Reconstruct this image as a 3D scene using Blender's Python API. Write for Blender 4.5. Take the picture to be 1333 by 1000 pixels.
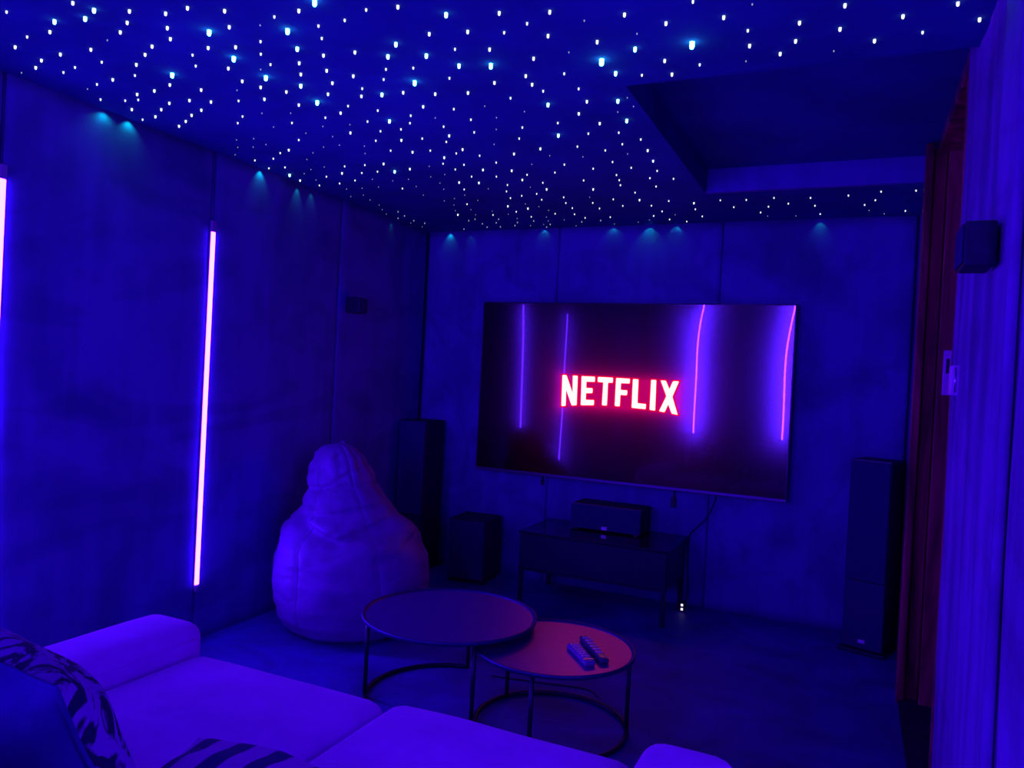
import bpy, bmesh, math, random
from mathutils import Vector, Matrix, noise
for o in list(bpy.data.objects): bpy.data.objects.remove(o, do_unlink=True)
SC = bpy.context.scene
COL = SC.collection
PI = math.pi
# ------------------------------------------------------------------ camera, world, exposure
F, YAW, PIT, ROL, CH = 995.779, math.radians(24.1917), math.radians(-0.5643), math.radians(2.9549), 1.2907
fw = Vector((-math.sin(YAW)*math.cos(PIT), math.cos(YAW)*math.cos(PIT), math.sin(PIT)))
rt0 = Vector((math.cos(YAW), math.sin(YAW), 0)); up0 = rt0.cross(fw)
rt = rt0*math.cos(ROL) + up0*math.sin(ROL); up = -rt0*math.sin(ROL) + up0*math.cos(ROL)
CAM = Vector((0, 0, CH))
cd = bpy.data.cameras.new('camera'); cam = bpy.data.objects.new('camera', cd); COL.objects.link(cam)
cd.sensor_width = 36; cd.lens = 36*F/1333; cd.clip_start = 0.05
m3 = Matrix((rt, up, -fw)).transposed()
cam.matrix_world = Matrix.Translation(CAM) @ m3.to_4x4()
SC.camera = cam
w = bpy.data.worlds.new('world'); SC.world = w; w.use_nodes = True
w.node_tree.nodes['Background'].inputs[0].default_value = (0.01, 0.0, 0.06, 1)
w.node_tree.nodes['Background'].inputs[1].default_value = 0.0
SC.view_settings.view_transform = 'Standard'; SC.view_settings.look = 'None'
SC.view_settings.exposure = 0.35; SC.view_settings.gamma = 1.0; SC.view_settings.use_curve_mapping = False
SC.cycles.sample_clamp_indirect = 6.0
SC.cycles.max_bounces = 8
LED_COL, LED_POW, LED_WATT = (0.084, 0.0100, 1.0), 60.0, 5.4      # colour and radiance of the blue violet LED strips

# ------------------------------------------------------------------ room measures
H = 2.25; XL = -2.727; XR = 0.261; YB = 4.547; YF = -1.25
RX0, RY0, RY1, RH = -0.73, 2.40, 3.84, 2.365      # ceiling recess
DY0, DY1 = 2.665, 3.69                            # door opening in the right wall

def ray(u, v):
    return rt*((u-666.5)/F) + up*(-(v-500)/F) + fw
def on_z(u, v, z=0.0):
    d = ray(u, v); return CAM + d*((z-CH)/d.z)
def on_y(u, v, y):
    d = ray(u, v); return CAM + d*(y/d.y)

# ------------------------------------------------------------------ helpers
def link(name, me, mat=None, parent=None, loc=None, rotz=None):
    o = bpy.data.objects.new(name, me); COL.objects.link(o)
    if mat is not None: me.materials.append(mat)
    if parent is not None: o.parent = parent
    if loc is not None: o.location = loc
    if rotz is not None: o.rotation_euler = (0, 0, rotz)
    return o
def from_bm(name, bm, mat, parent=None, smooth=False, loc=None, rotz=None):
    me = bpy.data.meshes.new(name)
    bmesh.ops.recalc_face_normals(bm, faces=bm.faces)
    bm.to_mesh(me); bm.free()
    if smooth:
        for p in me.polygons: p.use_smooth = True
    return link(name, me, mat, parent, loc, rotz)
def thing(name, label, cat, loc=(0,0,0), rotz=0, group=None):
    o = bpy.data.objects.new(name, None); COL.objects.link(o)
    o.empty_display_size = 0.1
    o.location = loc; o.rotation_euler = (0, 0, rotz); o['label'] = label; o['category'] = cat
    if group: o['group'] = group
    return o
def tag(o, label, cat, group=None):
    o['label'] = label; o['category'] = cat
    if group: o['group'] = group
    return o
def box(bm, x0, x1, y0, y1, z0, z1, bev=0.0, seg=2):
    r = bmesh.ops.create_cube(bm, size=1)
    vs = r['verts']
    for v in vs:
        v.co = Vector(((x0+x1)/2 + v.co.x*(x1-x0), (y0+y1)/2 + v.co.y*(y1-y0), (z0+z1)/2 + v.co.z*(z1-z0)))
    if bev > 0:
        es = list({e for v in vs for e in v.link_edges})
        bmesh.ops.bevel(bm, geom=es, offset=bev, segments=seg, profile=0.5, affect='EDGES')
    return bm
def boxo(name, dims, mat, parent=None, bev=0.0, seg=2, smooth=False, loc=None, rotz=None):
    return from_bm(name, box(bmesh.new(), *dims, bev=bev, seg=seg), mat, parent, smooth, loc, rotz)
def tube(bm, pts, r, n=8, closed=False):
    pts = [Vector(p) for p in pts]; N = len(pts); rings = []
    prev = None
    for i, p in enumerate(pts):
        if closed: t = pts[(i+1) % N] - pts[i-1]
        else: t = pts[min(i+1, N-1)] - pts[max(i-1, 0)]
        t.normalize()
        if prev is None:
            a = Vector((0, 0, 1)) if abs(t.z) < 0.9 else Vector((1, 0, 0))
            nrm = t.cross(a).normalized()
        else:
            nrm = (prev - t*prev.dot(t)).normalized()
        prev = nrm; b = t.cross(nrm)
        rr = r(i/(N-1)) if callable(r) else r
        rings.append([bm.verts.new(p + (nrm*math.cos(2*PI*k/n) + b*math.sin(2*PI*k/n))*rr) for k in range(n)])
    M = N if closed else N-1
    for i in range(M):
        A, B = rings[i], rings[(i+1) % N]
        for k in range(n):
            bm.faces.new((A[k], A[(k+1) % n], B[(k+1) % n], B[k]))
    if not closed:
        bm.faces.new(rings[0][::-1]); bm.faces.new(rings[-1])
    return bm
def tubeo(name, pts, r, mat, parent=None, n=8, closed=False):
    return from_bm(name, tube(bmesh.new(), pts, r, n, closed), mat, parent, True)
def lathe(bm, prof, n=64, c=(0, 0)):
    rings = []
    for (r, z) in prof:
        if r < 1e-6: rings.append([bm.verts.new((c[0], c[1], z))])
        else: rings.append([bm.verts.new((c[0]+r*math.cos(2*PI*k/n), c[1]+r*math.sin(2*PI*k/n), z)) for k in range(n)])
    for A, B in zip(rings, rings[1:]):
        for k in range(n):
            if len(A) == 1: bm.faces.new((A[0], B[k], B[(k+1) % n]))
            elif len(B) == 1: bm.faces.new((A[k], A[(k+1) % n], B[0]))
            else: bm.faces.new((A[k], A[(k+1) % n], B[(k+1) % n], B[k]))
    return bm
def rbox(bm, x0, x1, y0, y1, z0, z1, r, n=(10, 10, 6), warp=None):
    """rounded box on a dense grid; warp(p, u) may move a point (u in -1..1)"""
    cx, cy, cz = (x0+x1)/2, (y0+y1)/2, (z0+z1)/2
    h = Vector(((x1-x0)/2, (y1-y0)/2, (z1-z0)/2))
    cache = {}
    def knots(k, hh):          # grid coordinate that puts extra rows into the rounded rim
        q = 3
        a = [-hh + r*(1-math.cos(PI/2*i/q)) for i in range(q)]
        mid = [(-hh+r) + (2*hh-2*r)*i/k for i in range(k+1)]
        return a + mid + [-v for v in reversed(a)]
    K = [knots(n[i], h[i]) for i in range(3)]
    def vert(p):
        key = (round(p[0], 5), round(p[1], 5), round(p[2], 5))
        if key in cache: return cache[key]
        c = Vector([max(-h[i]+r, min(h[i]-r, p[i])) for i in range(3)])
        d = Vector(p) - c
        q = c + d.normalized()*r if d.length > 1e-9 else Vector(p)
        if warp: q = warp(q, Vector((q.x/h.x, q.y/h.y, q.z/h.z)))
        v = bm.verts.new((q.x+cx, q.y+cy, q.z+cz)); cache[key] = v
        return v
    for ax in range(3):
        a, b = (ax+1) % 3, (ax+2) % 3
        for s in (-1, 1):
            for i in range(len(K[a])-1):
                for j in range(len(K[b])-1):
                    vs = []
                    for (ii, jj) in ((i, j), (i+1, j), (i+1, j+1), (i, j+1)):
                        p = [0, 0, 0]; p[ax] = s*h[ax]; p[a] = K[a][ii]; p[b] = K[b][jj]
                        vs.append(vert(p))
                    if len(set(vs)) == 4: bm.faces.new(vs)
    return bm

# ------------------------------------------------------------------ materials
def mat(name, col, rough=0.6, metal=0.0, spec=0.5, sheen=0.0):
    m = bpy.data.materials.new(name); m.use_nodes = True
    b = m.node_tree.nodes['Principled BSDF']
    b.inputs['Base Color'].default_value = (*col, 1); b.inputs['Roughness'].default_value = rough
    b.inputs['Metallic'].default_value = metal; b.inputs['Specular IOR Level'].default_value = spec
    b.inputs['Sheen Weight'].default_value = sheen
    return m
def noisy(m, c0, c1, scale=4, detail=4, stretch=(1, 1, 1), rough=0.6, lo=0.35, hi=0.65, bump=0.0, bscale=200, dist=0.0):
    nt = m.node_tree; N = nt.nodes; L = nt.links; b = N['Principled BSDF']
    tc = N.new('ShaderNodeTexCoord'); mp = N.new('ShaderNodeMapping'); mp.inputs['Scale'].default_value = stretch
    L.new(tc.outputs['Object'], mp.inputs['Vector'])
    tn = N.new('ShaderNodeTexNoise'); tn.inputs['Scale'].default_value = scale; tn.inputs['Detail'].default_value = detail
    tn.inputs['Roughness'].default_value = rough; tn.inputs['Distortion'].default_value = dist
    L.new(mp.outputs[0], tn.inputs['Vector'])
    cr = N.new('ShaderNodeValToRGB'); cr.color_ramp.elements[0].position = lo; cr.color_ramp.elements[1].position = hi
    cr.color_ramp.elements[0].color = (*c0, 1); cr.color_ramp.elements[1].color = (*c1, 1)
    L.new(tn.outputs['Fac'], cr.inputs[0]); L.new(cr.outputs[0], b.inputs['Base Color'])
    if bump > 0:
        t2 = N.new('ShaderNodeTexNoise'); t2.inputs['Scale'].default_value = bscale; t2.inputs['Detail'].default_value = 3
        L.new(tc.outputs['Object'], t2.inputs['Vector'])
        bp = N.new('ShaderNodeBump'); bp.inputs['Strength'].default_value = bump; bp.inputs['Distance'].default_value = 0.004
        L.new(t2.outputs['Fac'], bp.inputs['Height']); L.new(bp.outputs[0], b.inputs['Normal'])
    return m, cr, tn, b
def emit(name, col, s):
    m = bpy.data.materials.new(name); m.use_nodes = True; nt = m.node_tree
    nt.nodes.remove(nt.nodes['Principled BSDF'])
    e = nt.nodes.new('ShaderNodeEmission'); e.inputs[0].default_value = (*col, 1); e.inputs[1].default_value = s
    nt.links.new(e.outputs[0], nt.nodes['Material Output'].inputs[0])
    return m

def velvet_material(name, c0, c1, seed, streaks=0.85):
    """brushed velvet: nap marks (large smudges, curved strokes, upright streaks) multiply the cloth colour"""
    m = mat(name, c1, 0.95, spec=0.05)
    nt = m.node_tree; N = nt.nodes; L = nt.links; b = N['Principled BSDF']
    tc = N.new('ShaderNodeTexCoord')
    def nz(sc, scale, det, dist, off):
        mp = N.new('ShaderNodeMapping'); mp.inputs['Scale'].default_value = sc; mp.inputs['Location'].default_value = (off, off*0.7, off*1.3)
        L.new(tc.outputs['Object'], mp.inputs['Vector'])
        t = N.new('ShaderNodeTexNoise'); t.inputs['Scale'].default_value = scale; t.inputs['Detail'].default_value = det
        t.inputs['Distortion'].default_value = dist; L.new(mp.outputs[0], t.inputs['Vector']); return t.outputs['Fac']
    def rng(x, a, bb, c, d):
        r = N.new('ShaderNodeMapRange'); r.inputs[1].default_value = a; r.inputs[2].default_value = bb
        r.inputs[3].default_value = c; r.inputs[4].default_value = d; L.new(x, r.inputs[0]); return r.outputs[0]
    def mul(x, y):
        r = N.new('ShaderNodeMath'); r.operation = 'MULTIPLY'; L.new(x, r.inputs[0]); L.new(y, r.inputs[1]); return r.outputs[0]
    a = rng(nz((1, 1, 1), 2.2, 5, 0.8, seed), 0.3, 0.7, 0.58, 1.18)
    s = rng(nz((1, 1, 0.1), 9, 3, 0.5, seed+3), 0.32, 0.68, streaks, 1.12)
    c = rng(nz((1, 0.35, 1.0), 2.4, 2, 2.2, seed+7), 0.38, 0.5, 0.78, 1.0)
    f = mul(mul(a, s), c)
    mix = N.new('ShaderNodeMix'); mix.data_type = 'RGBA'
    mix.inputs[6].default_value = (*c0, 1); mix.inputs[7].default_value = (*c1, 1)
    L.new(f, mix.inputs[0]); L.new(mix.outputs[2], b.inputs['Base Color'])
    t2 = nz((1, 1, 1), 130, 3, 0, 0)
    bp = N.new('ShaderNodeBump'); bp.inputs['Strength'].default_value = 0.25; bp.inputs['Distance'].default_value = 0.003
    L.new(t2, bp.inputs['Height']); L.new(bp.outputs[0], b.inputs['Normal'])
    return m

M = {}
M['velvet'] = velvet_material('wall_velvet', (0.018, 0.02, 0.10), (0.130, 0.05, 0.47), 1.0)
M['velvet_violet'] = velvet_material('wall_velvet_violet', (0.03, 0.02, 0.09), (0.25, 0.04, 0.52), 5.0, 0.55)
M['shell'] = mat('wall_core', (0.05, 0.01, 0.15), 0.9, spec=0.1)
M['ceil'], *_ = noisy(mat('ceiling_velvet', (0.1, 0.02, 0.4), 0.95, spec=0.03), (0.026, 0.06, 0.24), (0.036, 0.085, 0.33), 3, 4)
M['carpet'], *_ = noisy(mat('carpet', (0.05, 0.01, 0.2), 0.6, spec=0.3), (0.034, 0.002, 0.20), (0.072, 0.003, 0.50), 3.2, 6, rough=0.6, lo=0.3, hi=0.68, bump=0.6, bscale=260, dist=0.6)
M['sofa'], *_ = noisy(mat('sofa_fabric', (0.5, 0.05, 0.6), 0.9, spec=0.1, sheen=0.15), (0.60, 0.014, 0.72), (0.70, 0.018, 0.82), 7, 4, bump=0.25, bscale=320)
M['leather'], *_ = noisy(mat('bag_leather', (0.4, 0.05, 0.5), 0.55, spec=0.25), (0.18, 0.007, 0.32), (0.24, 0.009, 0.41), 6, 4, rough=0.55, bump=0.2, bscale=160)
M['stitch'] = mat('bag_stitch', (0.16, 0.02, 0.26), 0.6)
M['black'] = mat('black_lacquer', (0.008, 0.003, 0.05), 0.35, spec=0.4)
M['black_vinyl'], *_ = noisy(mat('black_vinyl', (0.01, 0.005, 0.05), 0.6, spec=0.25), (0.008, 0.003, 0.035), (0.016, 0.005, 0.06), 30, 3, bump=0.15, bscale=300)
M['grille'], *_ = noisy(mat('grille_cloth', (0.02, 0.005, 0.08), 0.9, spec=0.05), (0.028, 0.005, 0.105), (0.04, 0.006, 0.14), 400, 2)
M['baffle'] = mat('speaker_baffle', (0.022, 0.006, 0.11), 0.5, spec=0.3)
M['glass_top'] = mat('black_glass', (0.008, 0.004, 0.04), 0.06, spec=0.55)
M['metal_dark'] = mat('dark_metal', (0.03, 0.012, 0.08), 0.4, metal=0.8)
M['metal_rim'] = mat('rim_metal', (0.07, 0.005, 0.24), 0.5, metal=0.9)
M['chrome'] = mat('chrome', (0.75, 0.6, 0.8), 0.12, metal=1.0)
M['badge'] = mat('badge_silver', (0.85, 0.5, 0.9), 0.35, metal=0.3)
M['tv_frame'] = mat('tv_frame', (0.05, 0.02, 0.09), 0.3, metal=0.7)
M['cable'] = mat('cable_rubber', (0.008, 0.003, 0.03), 0.5)
M['white_plastic'] = mat('white_plastic', (0.75, 0.12, 0.82), 0.4)
M['led_channel'] = mat('led_channel', (0.35, 0.05, 0.45), 0.5)
M['led_rear'] = emit('led_diffuser_rear', LED_COL, LED_POW*2.0)
M['led'] = emit('led_diffuser', LED_COL, LED_POW)
M['copper'], *_ = noisy(mat('copper_top', (0.4, 0.08, 0.1), 0.42, metal=0.92, spec=0.4), (0.25, 0.003, 0.52), (0.32, 0.004, 0.62), 18, 3, stretch=(1, 6, 1))
M['wood'], *_ = noisy(mat('glossy_wood', (0.12, 0.02, 0.03), 0.18, spec=0.55), (0.06, 0.003, 0.02), (0.55, 0.015, 0.11), 9, 5, stretch=(1, 1, 0.12), dist=1.2)
M['door_leaf'], *_ = noisy(mat('door_leaf', (0.05, 0.01, 0.03), 0.3), (0.02, 0.003, 0.02), (0.06, 0.006, 0.04), 9, 5, stretch=(1, 1, 0.12))
M['remote'] = mat('remote_plastic', (0.06, 0.02, 0.12), 0.35)
M['button'] = mat('remote_button', (0.6, 0.12, 0.7), 0.35)
M['pillow_plain'], *_ = noisy(mat('pillow_plain', (0.05, 0.02, 0.2), 0.9, spec=0.05), (0.03, 0.008, 0.18), (0.045, 0.01, 0.24), 8, 3)
def pattern(name, scale, stretch, c0, c1, dist, rot=0):
    m = mat(name, c0, 0.85, spec=0.1); nt = m.node_tree; N = nt.nodes; L = nt.links; b = N['Principled BSDF']
    tc = N.new('ShaderNodeTexCoord'); mp = N.new('ShaderNodeMapping'); mp.inputs['Scale'].default_value = stretch
    mp.inputs['Rotation'].default_value = (0, 0, rot)
    L.new(tc.outputs['Object'], mp.inputs['Vector'])
    wv = N.new('ShaderNodeTexWave'); wv.inputs['Scale'].default_value = scale; wv.inputs['Distortion'].default_value = dist
    wv.inputs['Detail'].default_value = 2; wv.inputs['Detail Scale'].default_value = 0.9
    L.new(mp.outputs[0], wv.inputs['Vector'])
    cr = N.new('ShaderNodeValToRGB'); e = cr.color_ramp.elements
    e[0].position = 0.34; e[0].color = (*c0, 1); e[1].position = 0.46; e[1].color = (*c1, 1)
    L.new(wv.outputs['Fac'], cr.inputs[0]); L.new(cr.outputs[0], b.inputs['Base Color'])
    return m
M['marble_cloth'], *_ = noisy(mat('marbled_cloth', (0.2, 0.01, 0.4), 0.85, spec=0.1), (0.012, 0.004, 0.06), (0.24, 0.01, 0.42), 9, 2, stretch=(1, 1.3, 1), lo=0.46, hi=0.54, dist=2.6)
M['striped_cloth'] = pattern('striped_cloth', 4.2, (1, 0.35, 0.4), (0.03, 0.008, 0.13), (0.42, 0.03, 0.52), 2.2, 0.25)

# ------------------------------------------------------------------ room shell
def struct(o): o['kind'] = 'structure'; return o
floor = struct(boxo('floor', (XL-0.15, 0.75, YF-0.15, YB+0.15, -0.1, 0.0), M['carpet']))
wl = struct(boxo('wall_left', (XL-0.14, XL-0.025, YF-0.1, YB+0.1, 0, H+0.2), M['shell']))
wb = struct(boxo('wall_back', (XL-0.1, XR+0.3, YB+0.025, YB+0.14, 0, H+0.2), M['shell']))
wr_bm = bmesh.new()
box(wr_bm, XR+0.025, XR+0.14, YF-0.1, DY0, 0, RH+0.03)
box(wr_bm, XR+0.025, XR+0.14, DY1, YB+0.1, 0, RH+0.03)
wr = struct(from_bm('wall_right', wr_bm, M['shell']))
wf = struct(boxo('wall_rear', (XL-0.1, XR+0.3, YF-0.14, YF-0.025, 0, H+0.2), M['shell']))

def panel(parent, mt, origin, ax, nrm, W, Z0, Z1, seed, amp=0.004, streak=0.0, roll=0.014):
    """padded fabric wall panel: front surface undulates, edges roll back into the seams"""
    bm = bmesh.new(); ax = Vector(ax); nrm = Vector(nrm); o = Vector(origin)
    step = 0.035
    us = [0.0, 0.004, 0.012, 0.025] + [0.025+(W-0.05)*i/max(1, int(W/step)) for i in range(1, int(W/step))] + [W-0.025, W-0.012, W-0.004, W]
    nz = int((Z1-Z0)/0.06); zs = [Z0+(Z1-Z0)*j/nz for j in range(nz+1)]
    grid = []
    for z in zs:
        row = []
        for i, u in enumerate(us):
            e = min(u, W-u)/0.025
            k = 1.0 if e >= 1 else math.sqrt(max(0, 1-(1-e)**2))
            d = -roll*(1-k)
            d += k*amp*(noise.noise(Vector((u*2.3+seed, z*1.7, seed))) + 0.6*noise.noise(Vector((u*5+seed, z*2.2, seed+4))))
            if streak: d += k*streak*noise.noise(Vector((u*9+seed, z*0.5, seed+9)))*min(1, max(0.25, (z-0.9)/1.0))
            row.append(bm.verts.new(o + ax*u + Vector((0, 0, z)) + nrm*d))
        grid.append(row)
    for j in range(len(zs)-1):
        for i in range(len(us)-1):
            bm.faces.new((grid[j][i], grid[j][i+1], grid[j+1][i+1], grid[j+1][i]))
    # solid: back sheet and rim
    b = []
    for (u, z) in ((0, Z0), (W, Z0), (W, Z1), (0, Z1)): b.append(bm.verts.new(o + ax*u + Vector((0, 0, z)) - nrm*0.024))
    bm.faces.new(b)
    bm.faces.new([b[0]] + [g[0] for g in grid] + [b[3]])
    bm.faces.new([b[1]] + [g[-1] for g in grid] + [b[2]])
    bm.faces.new([b[0]] + grid[0] + [b[1]])
    bm.faces.new([b[3]] + grid[-1] + [b[2]])
    return from_bm('fabric_panel', bm, mt, parent, True)
ys = [YB-0.004, 3.585, 2.632, 1.681, 0.728, -0.225, YF+0.004]
for i in range(len(ys)-1):
    panel(wl, M['velvet'], (XL, ys[i+1], 0), (0, 1, 0), (1, 0, 0), ys[i]-ys[i+1]-0.002, 0.0, H, 3.1*i)
xs = [XL+0.004, -1.766, -0.749, XR-0.004]
for i in range(3):
    panel(wb, M['velvet'], (xs[i], YB, 0), (1, 0, 0), (0, -1, 0), xs[i+1]-xs[i]-0.002, 0.0, H, 20+2.7*i)
    panel(wf, M['velvet'], (xs[i], YF, 0), (1, 0, 0), (0, 1, 0), xs[i+1]-xs[i]-0.002, 0.0, H, 50+2.7*i)
panel(wr, M['velvet'], (XR, DY1+0.01, 0), (0, 1, 0), (-1, 0, 0), YB-DY1-0.02, 0.0, H, 70, roll=0.02)
for k, (a, b_) in enumerate(((1.66, DY0-0.005), (0.69, 1.655), (-0.28, 0.685), (YF+0.004, -0.285))):
    panel(wr, M['velvet_violet'], (XR, a, 0), (0, 1, 0), (-1, 0, 0), b_-a-0.002, 0.0, RH-0.004 if k == 0 else H, 80+3.3*k, amp=0.006, streak=0.012)
# rolled fabric welt where two panels of the right wall meet
tubeo('welt', [(XR-0.006, 1.662, 0.0+2.24*i/20) for i in range(21)], 0.011, M['velvet_violet'], wr, n=10)

# ceiling with its recess
cb = bmesh.new()
box(cb, XL-0.05, RX0, YF-0.05, YB+0.05, H, H+0.03)
box(cb, RX0, XR+0.03, YF-0.05, RY0, H, H+0.03)
box(cb, RX0, XR+0.03, RY1, YB+0.05, H, H+0.03)
ceiling = struct(from_bm('ceiling', cb, M['ceil']))
rb = bmesh.new()
box(rb, RX0-0.03, XR+0.5, RY0-0.03, RY1+0.03, RH, RH+0.03)
from_bm('recess_top', rb, M['ceil'], ceiling)
boxo('recess_side', (RX0-0.03, RX0+0.001, RY0, RY1, H-0.0005, RH), M['ceil'], ceiling)
boxo('recess_side', (RX0, XR, RY1-0.001, RY1+0.03, H-0.0005, RH), M['velvet'], ceiling)
boxo('recess_side', (RX0, XR, RY0-0.03, RY0+0.001, H-0.0005, RH), M['ceil'], ceiling)

# ------------------------------------------------------------------ door in the right wall (glossy red-brown wood)
door = struct(thing('door_1', 'glossy red brown wooden door and frame in the right wall', 'door', (XR, DY1, 0)))
del door['category']
def dpart(name, x0, x1, y0, y1, z0, z1, mt, par=None, bev=0.004):
    return boxo(name, (x0-XR, x1-XR, y0-DY1, y1-DY1, z0, z1), mt, par or door, bev)
dpart('door_casing', 0.218, 0.250, 3.615, 3.692, 0, 2.355, M['wood'], bev=0.006)
dpart('door_jamb', 0.252, 0.300, 3.645, 3.70, 0, 2.340, M['wood'])
dpart('door_stop', 0.302, 0.360, 3.60, 3.70, 0, 2.345, M['wood'])
dpart('door_jamb', 0.362, 0.50, 3.645, 3.70, 0, 2.355, M['wood'])
dpart('door_jamb', 0.262, 0.50, DY0-0.002, DY0+0.03, 0, 2.355, M['wood'])
dpart('door_head', 0.262, 0.50, DY0+0.03, 3.60, 2.31, 2.355, M['wood'])
leaf = dpart('door_leaf', 0.44, 0.48, DY0+0.03, 3.645, 0.01, 2.31, M['door_leaf'])
for z0, z1 in ((0.2, 1.0), (1.15, 2.1)):
    dpart('door_panel', 0.430, 0.442, DY0+0.17, 3.50, z0, z1, M['door_leaf'], leaf, bev=0.005)
dpart('threshold', 0.225, 0.50, DY0+0.03, 3.645, 0.0, 0.018, M['black_vinyl'])
# strike plate with its dark slot on the far jamb
sp = dpart('strike_plate', 0.322, 0.358, 3.590, 3.600, 1.305, 1.49, M['white_plastic'], bev=0.003)
boxo('slot', (0.332-XR, 0.344-XR, 3.5885-DY1, 3.592-DY1, 1.395, 1.455), M['cable'], sp)

# ------------------------------------------------------------------ LED strips
def led_strip(loc, rotz, label, z0=0.245, z1=1.882, mt='led', gain=1.0):
    """local +X points into the room"""
    t = thing('led_strip', label, 'led light', loc, rotz, 'upright LED strips in the wall seams')
    boxo('channel', (0.0, 0.004, -0.013, 0.013, z0, z1), M['led_channel'], t)
    for y in (-0.0135, 0.0135): boxo('lip', (0.0, 0.0075, y-0.0015, y+0.0015, z0, z1), M['led_channel'], t)
    boxo('diffuser', (0.004, 0.013, -0.011, 0.011, z0+0.012, z1), M[mt], t, bev=0.003)
    boxo('end_cap', (0.0, 0.016, -0.013, 0.013, z1, z1+0.05), M['led_channel'], t, bev=0.003)
    boxo('end_cap', (0.0, 0.014, -0.008, 0.008, z0-0.02, z0+0.012), M['led_channel'], t, bev=0.003)
    la = bpy.data.lights.new('led_tape', 'AREA'); la.shape = 'RECTANGLE'; la.size = 0.020; la.size_y = z1-z0-0.03
    la.spread = math.radians(105); la.color = LED_COL; la.energy = LED_WATT*gain*(z1-z0)/1.64
    lo = bpy.data.objects.new('led_tape', la); COL.objects.link(lo); lo.parent = t
    lo.location = (0.0145, 0, (z0+z1)/2+0.005); lo.rotation_euler = (PI/2, 0, -PI/2)
    tubeo('feed_wire', [(0.004, 0, z1+0.05), (0.003, 0.001, (z1+H)/2), (0.004, 0, H-0.002)], 0.0015, M['cable'], t, n=6)
    return t
led_strip((XL-0.004, 2.632, 0), 0, 'glowing violet LED strip on left wall nearest the bean bag')
led_strip((XL-0.004, 1.681, 0), 0, 'glowing violet LED strip at the left edge of the photo')
led_strip((-1.98, YF+0.004, 0), PI/2, 'glowing violet LED strip on rear wall, left one mirrored in the television', 0.72, 2.17, 'led_rear', 2.0)
led_strip((-0.86, YF+0.004, 0), PI/2, 'glowing violet LED strip on rear wall, right one mirrored in the television', 0.72, 2.17, 'led_rear', 2.0)
led_strip((XR+0.004, 1.25, 0), PI, 'glowing violet LED strip on right wall near the small speaker', gain=0.75)

# ------------------------------------------------------------------ television
TVX0, TVX1, TVZ0, TVZ1, TVY = -2.239, -0.316, 0.680, 1.767, YB-0.08
tcx, tcz = (TVX0+TVX1)/2, (TVZ0+TVZ1)/2; tw, th = (TVX1-TVX0)/2, (TVZ1-TVZ0)/2
TVROT = math.radians(-0.25)
tv = thing('television', 'large flat television with glowing red and white NETFLIX title on back wall', 'television', (tcx, TVY, tcz), TVROT)
boxo('body', (-tw+0.004, tw-0.004, 0.012, 0.05, -th+0.004, th-0.004), M['black'], tv, bev=0.006)
boxo('wall_mount', (-0.3, 0.3, 0.05, 0.088, -0.2, 0.2), M['metal_dark'], tv, bev=0.004)
fb = bmesh.new(); B = 0.008
box(fb, -tw, tw, -0.004, 0.045, th-B, th, 0.002); box(fb, -tw, -tw+B, -0.004, 0.045, -th, th, 0.002); box(fb, tw-B, tw, -0.004, 0.045, -th, th, 0.002)
from_bm('bezel', fb, M['tv_frame'], tv)
boxo('lower_bezel', (-tw, tw, -0.006, 0.045, -th-0.006, -th+0.014), mat('tv_lower_rim_lit', (0.16, 0.04, 0.26), 0.35, metal=0.8), tv, bev=0.003)  # paler than the frame: light caught on the rim is painted in
# screen: slightly warped glossy panel that shows the title with its red glow
sm = mat('tv_screen', (0.002, 0.0007, 0.003), 0.125, spec=0.8)
sm.node_tree.nodes['Principled BSDF'].inputs['Coat Weight'].default_value = 0.5; sm.node_tree.nodes['Principled BSDF'].inputs['Coat Roughness'].default_value = 0.004
nt = sm.node_tree; N = nt.nodes; L = nt.links; bs = N['Principled BSDF']
tc = N.new('ShaderNodeTexCoord'); sx = N.new('ShaderNodeSeparateXYZ'); L.new(tc.outputs['Object'], sx.inputs[0])
def mth(op, a, b=None, c=None):
    n = N.new('ShaderNodeMath'); n.operation = op
    for i, v in enumerate((a, b, c)):
        if v is None: continue
        if isinstance(v, (int, float)): n.inputs[i].default_value = v
        else: L.new(v, n.inputs[i])
    return n.outputs[0]
lcx, lcz = -1.305-tcx, 1.218-tcz
dx = mth('MAXIMUM', mth('SUBTRACT', mth('ABSOLUTE', mth('SUBTRACT', sx.outputs[0], lcx)), 0.365), 0.0)
dz = mth('MAXIMUM', mth('SUBTRACT', mth('ABSOLUTE', mth('SUBTRACT', sx.outputs[2], lcz)), 0.085), 0.0)
dd = mth('SQRT', mth('ADD', mth('MULTIPLY', dx, dx), mth('MULTIPLY', dz, dz)))
g1 = mth('MULTIPLY', mth('EXPONENT', mth('MULTIPLY', dd, -36.0)), 0.33)
g2 = mth('MULTIPLY', mth('EXPONENT', mth('MULTIPLY', dd, -7.5)), 0.055)
gs = mth('ADD', g1, g2)
bs.inputs['Emission Color'].default_value = (1.0, 0.0, 0.16, 1); L.new(gs, bs.inputs['Emission Strength'])
bm = bmesh.new(); nx, nzz = 96, 54; G = []
for j in range(nzz+1):
    row = []
    for i in range(nx+1):
        x = -tw+B + (2*tw-2*B)*i/nx; z = -th+0.012 + (2*th-B-0.012)*j/nzz
        d = 0.003 - 0.5*0.022*z*z + 0.0006*noise.noise(Vector((x*1.9, z*2.2, 3.3))) - 0.06*max(0, x-0.35)*max(0, z-0.22)**2 - 0.016*max(0, -x-0.5)**1.3*(0.6+0.8*z) + 0.0006*math.sin(z*5.0+0.6)*abs(x)
        row.append(bm.verts.new((x, -0.001+d, z)))
    G.append(row)
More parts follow.
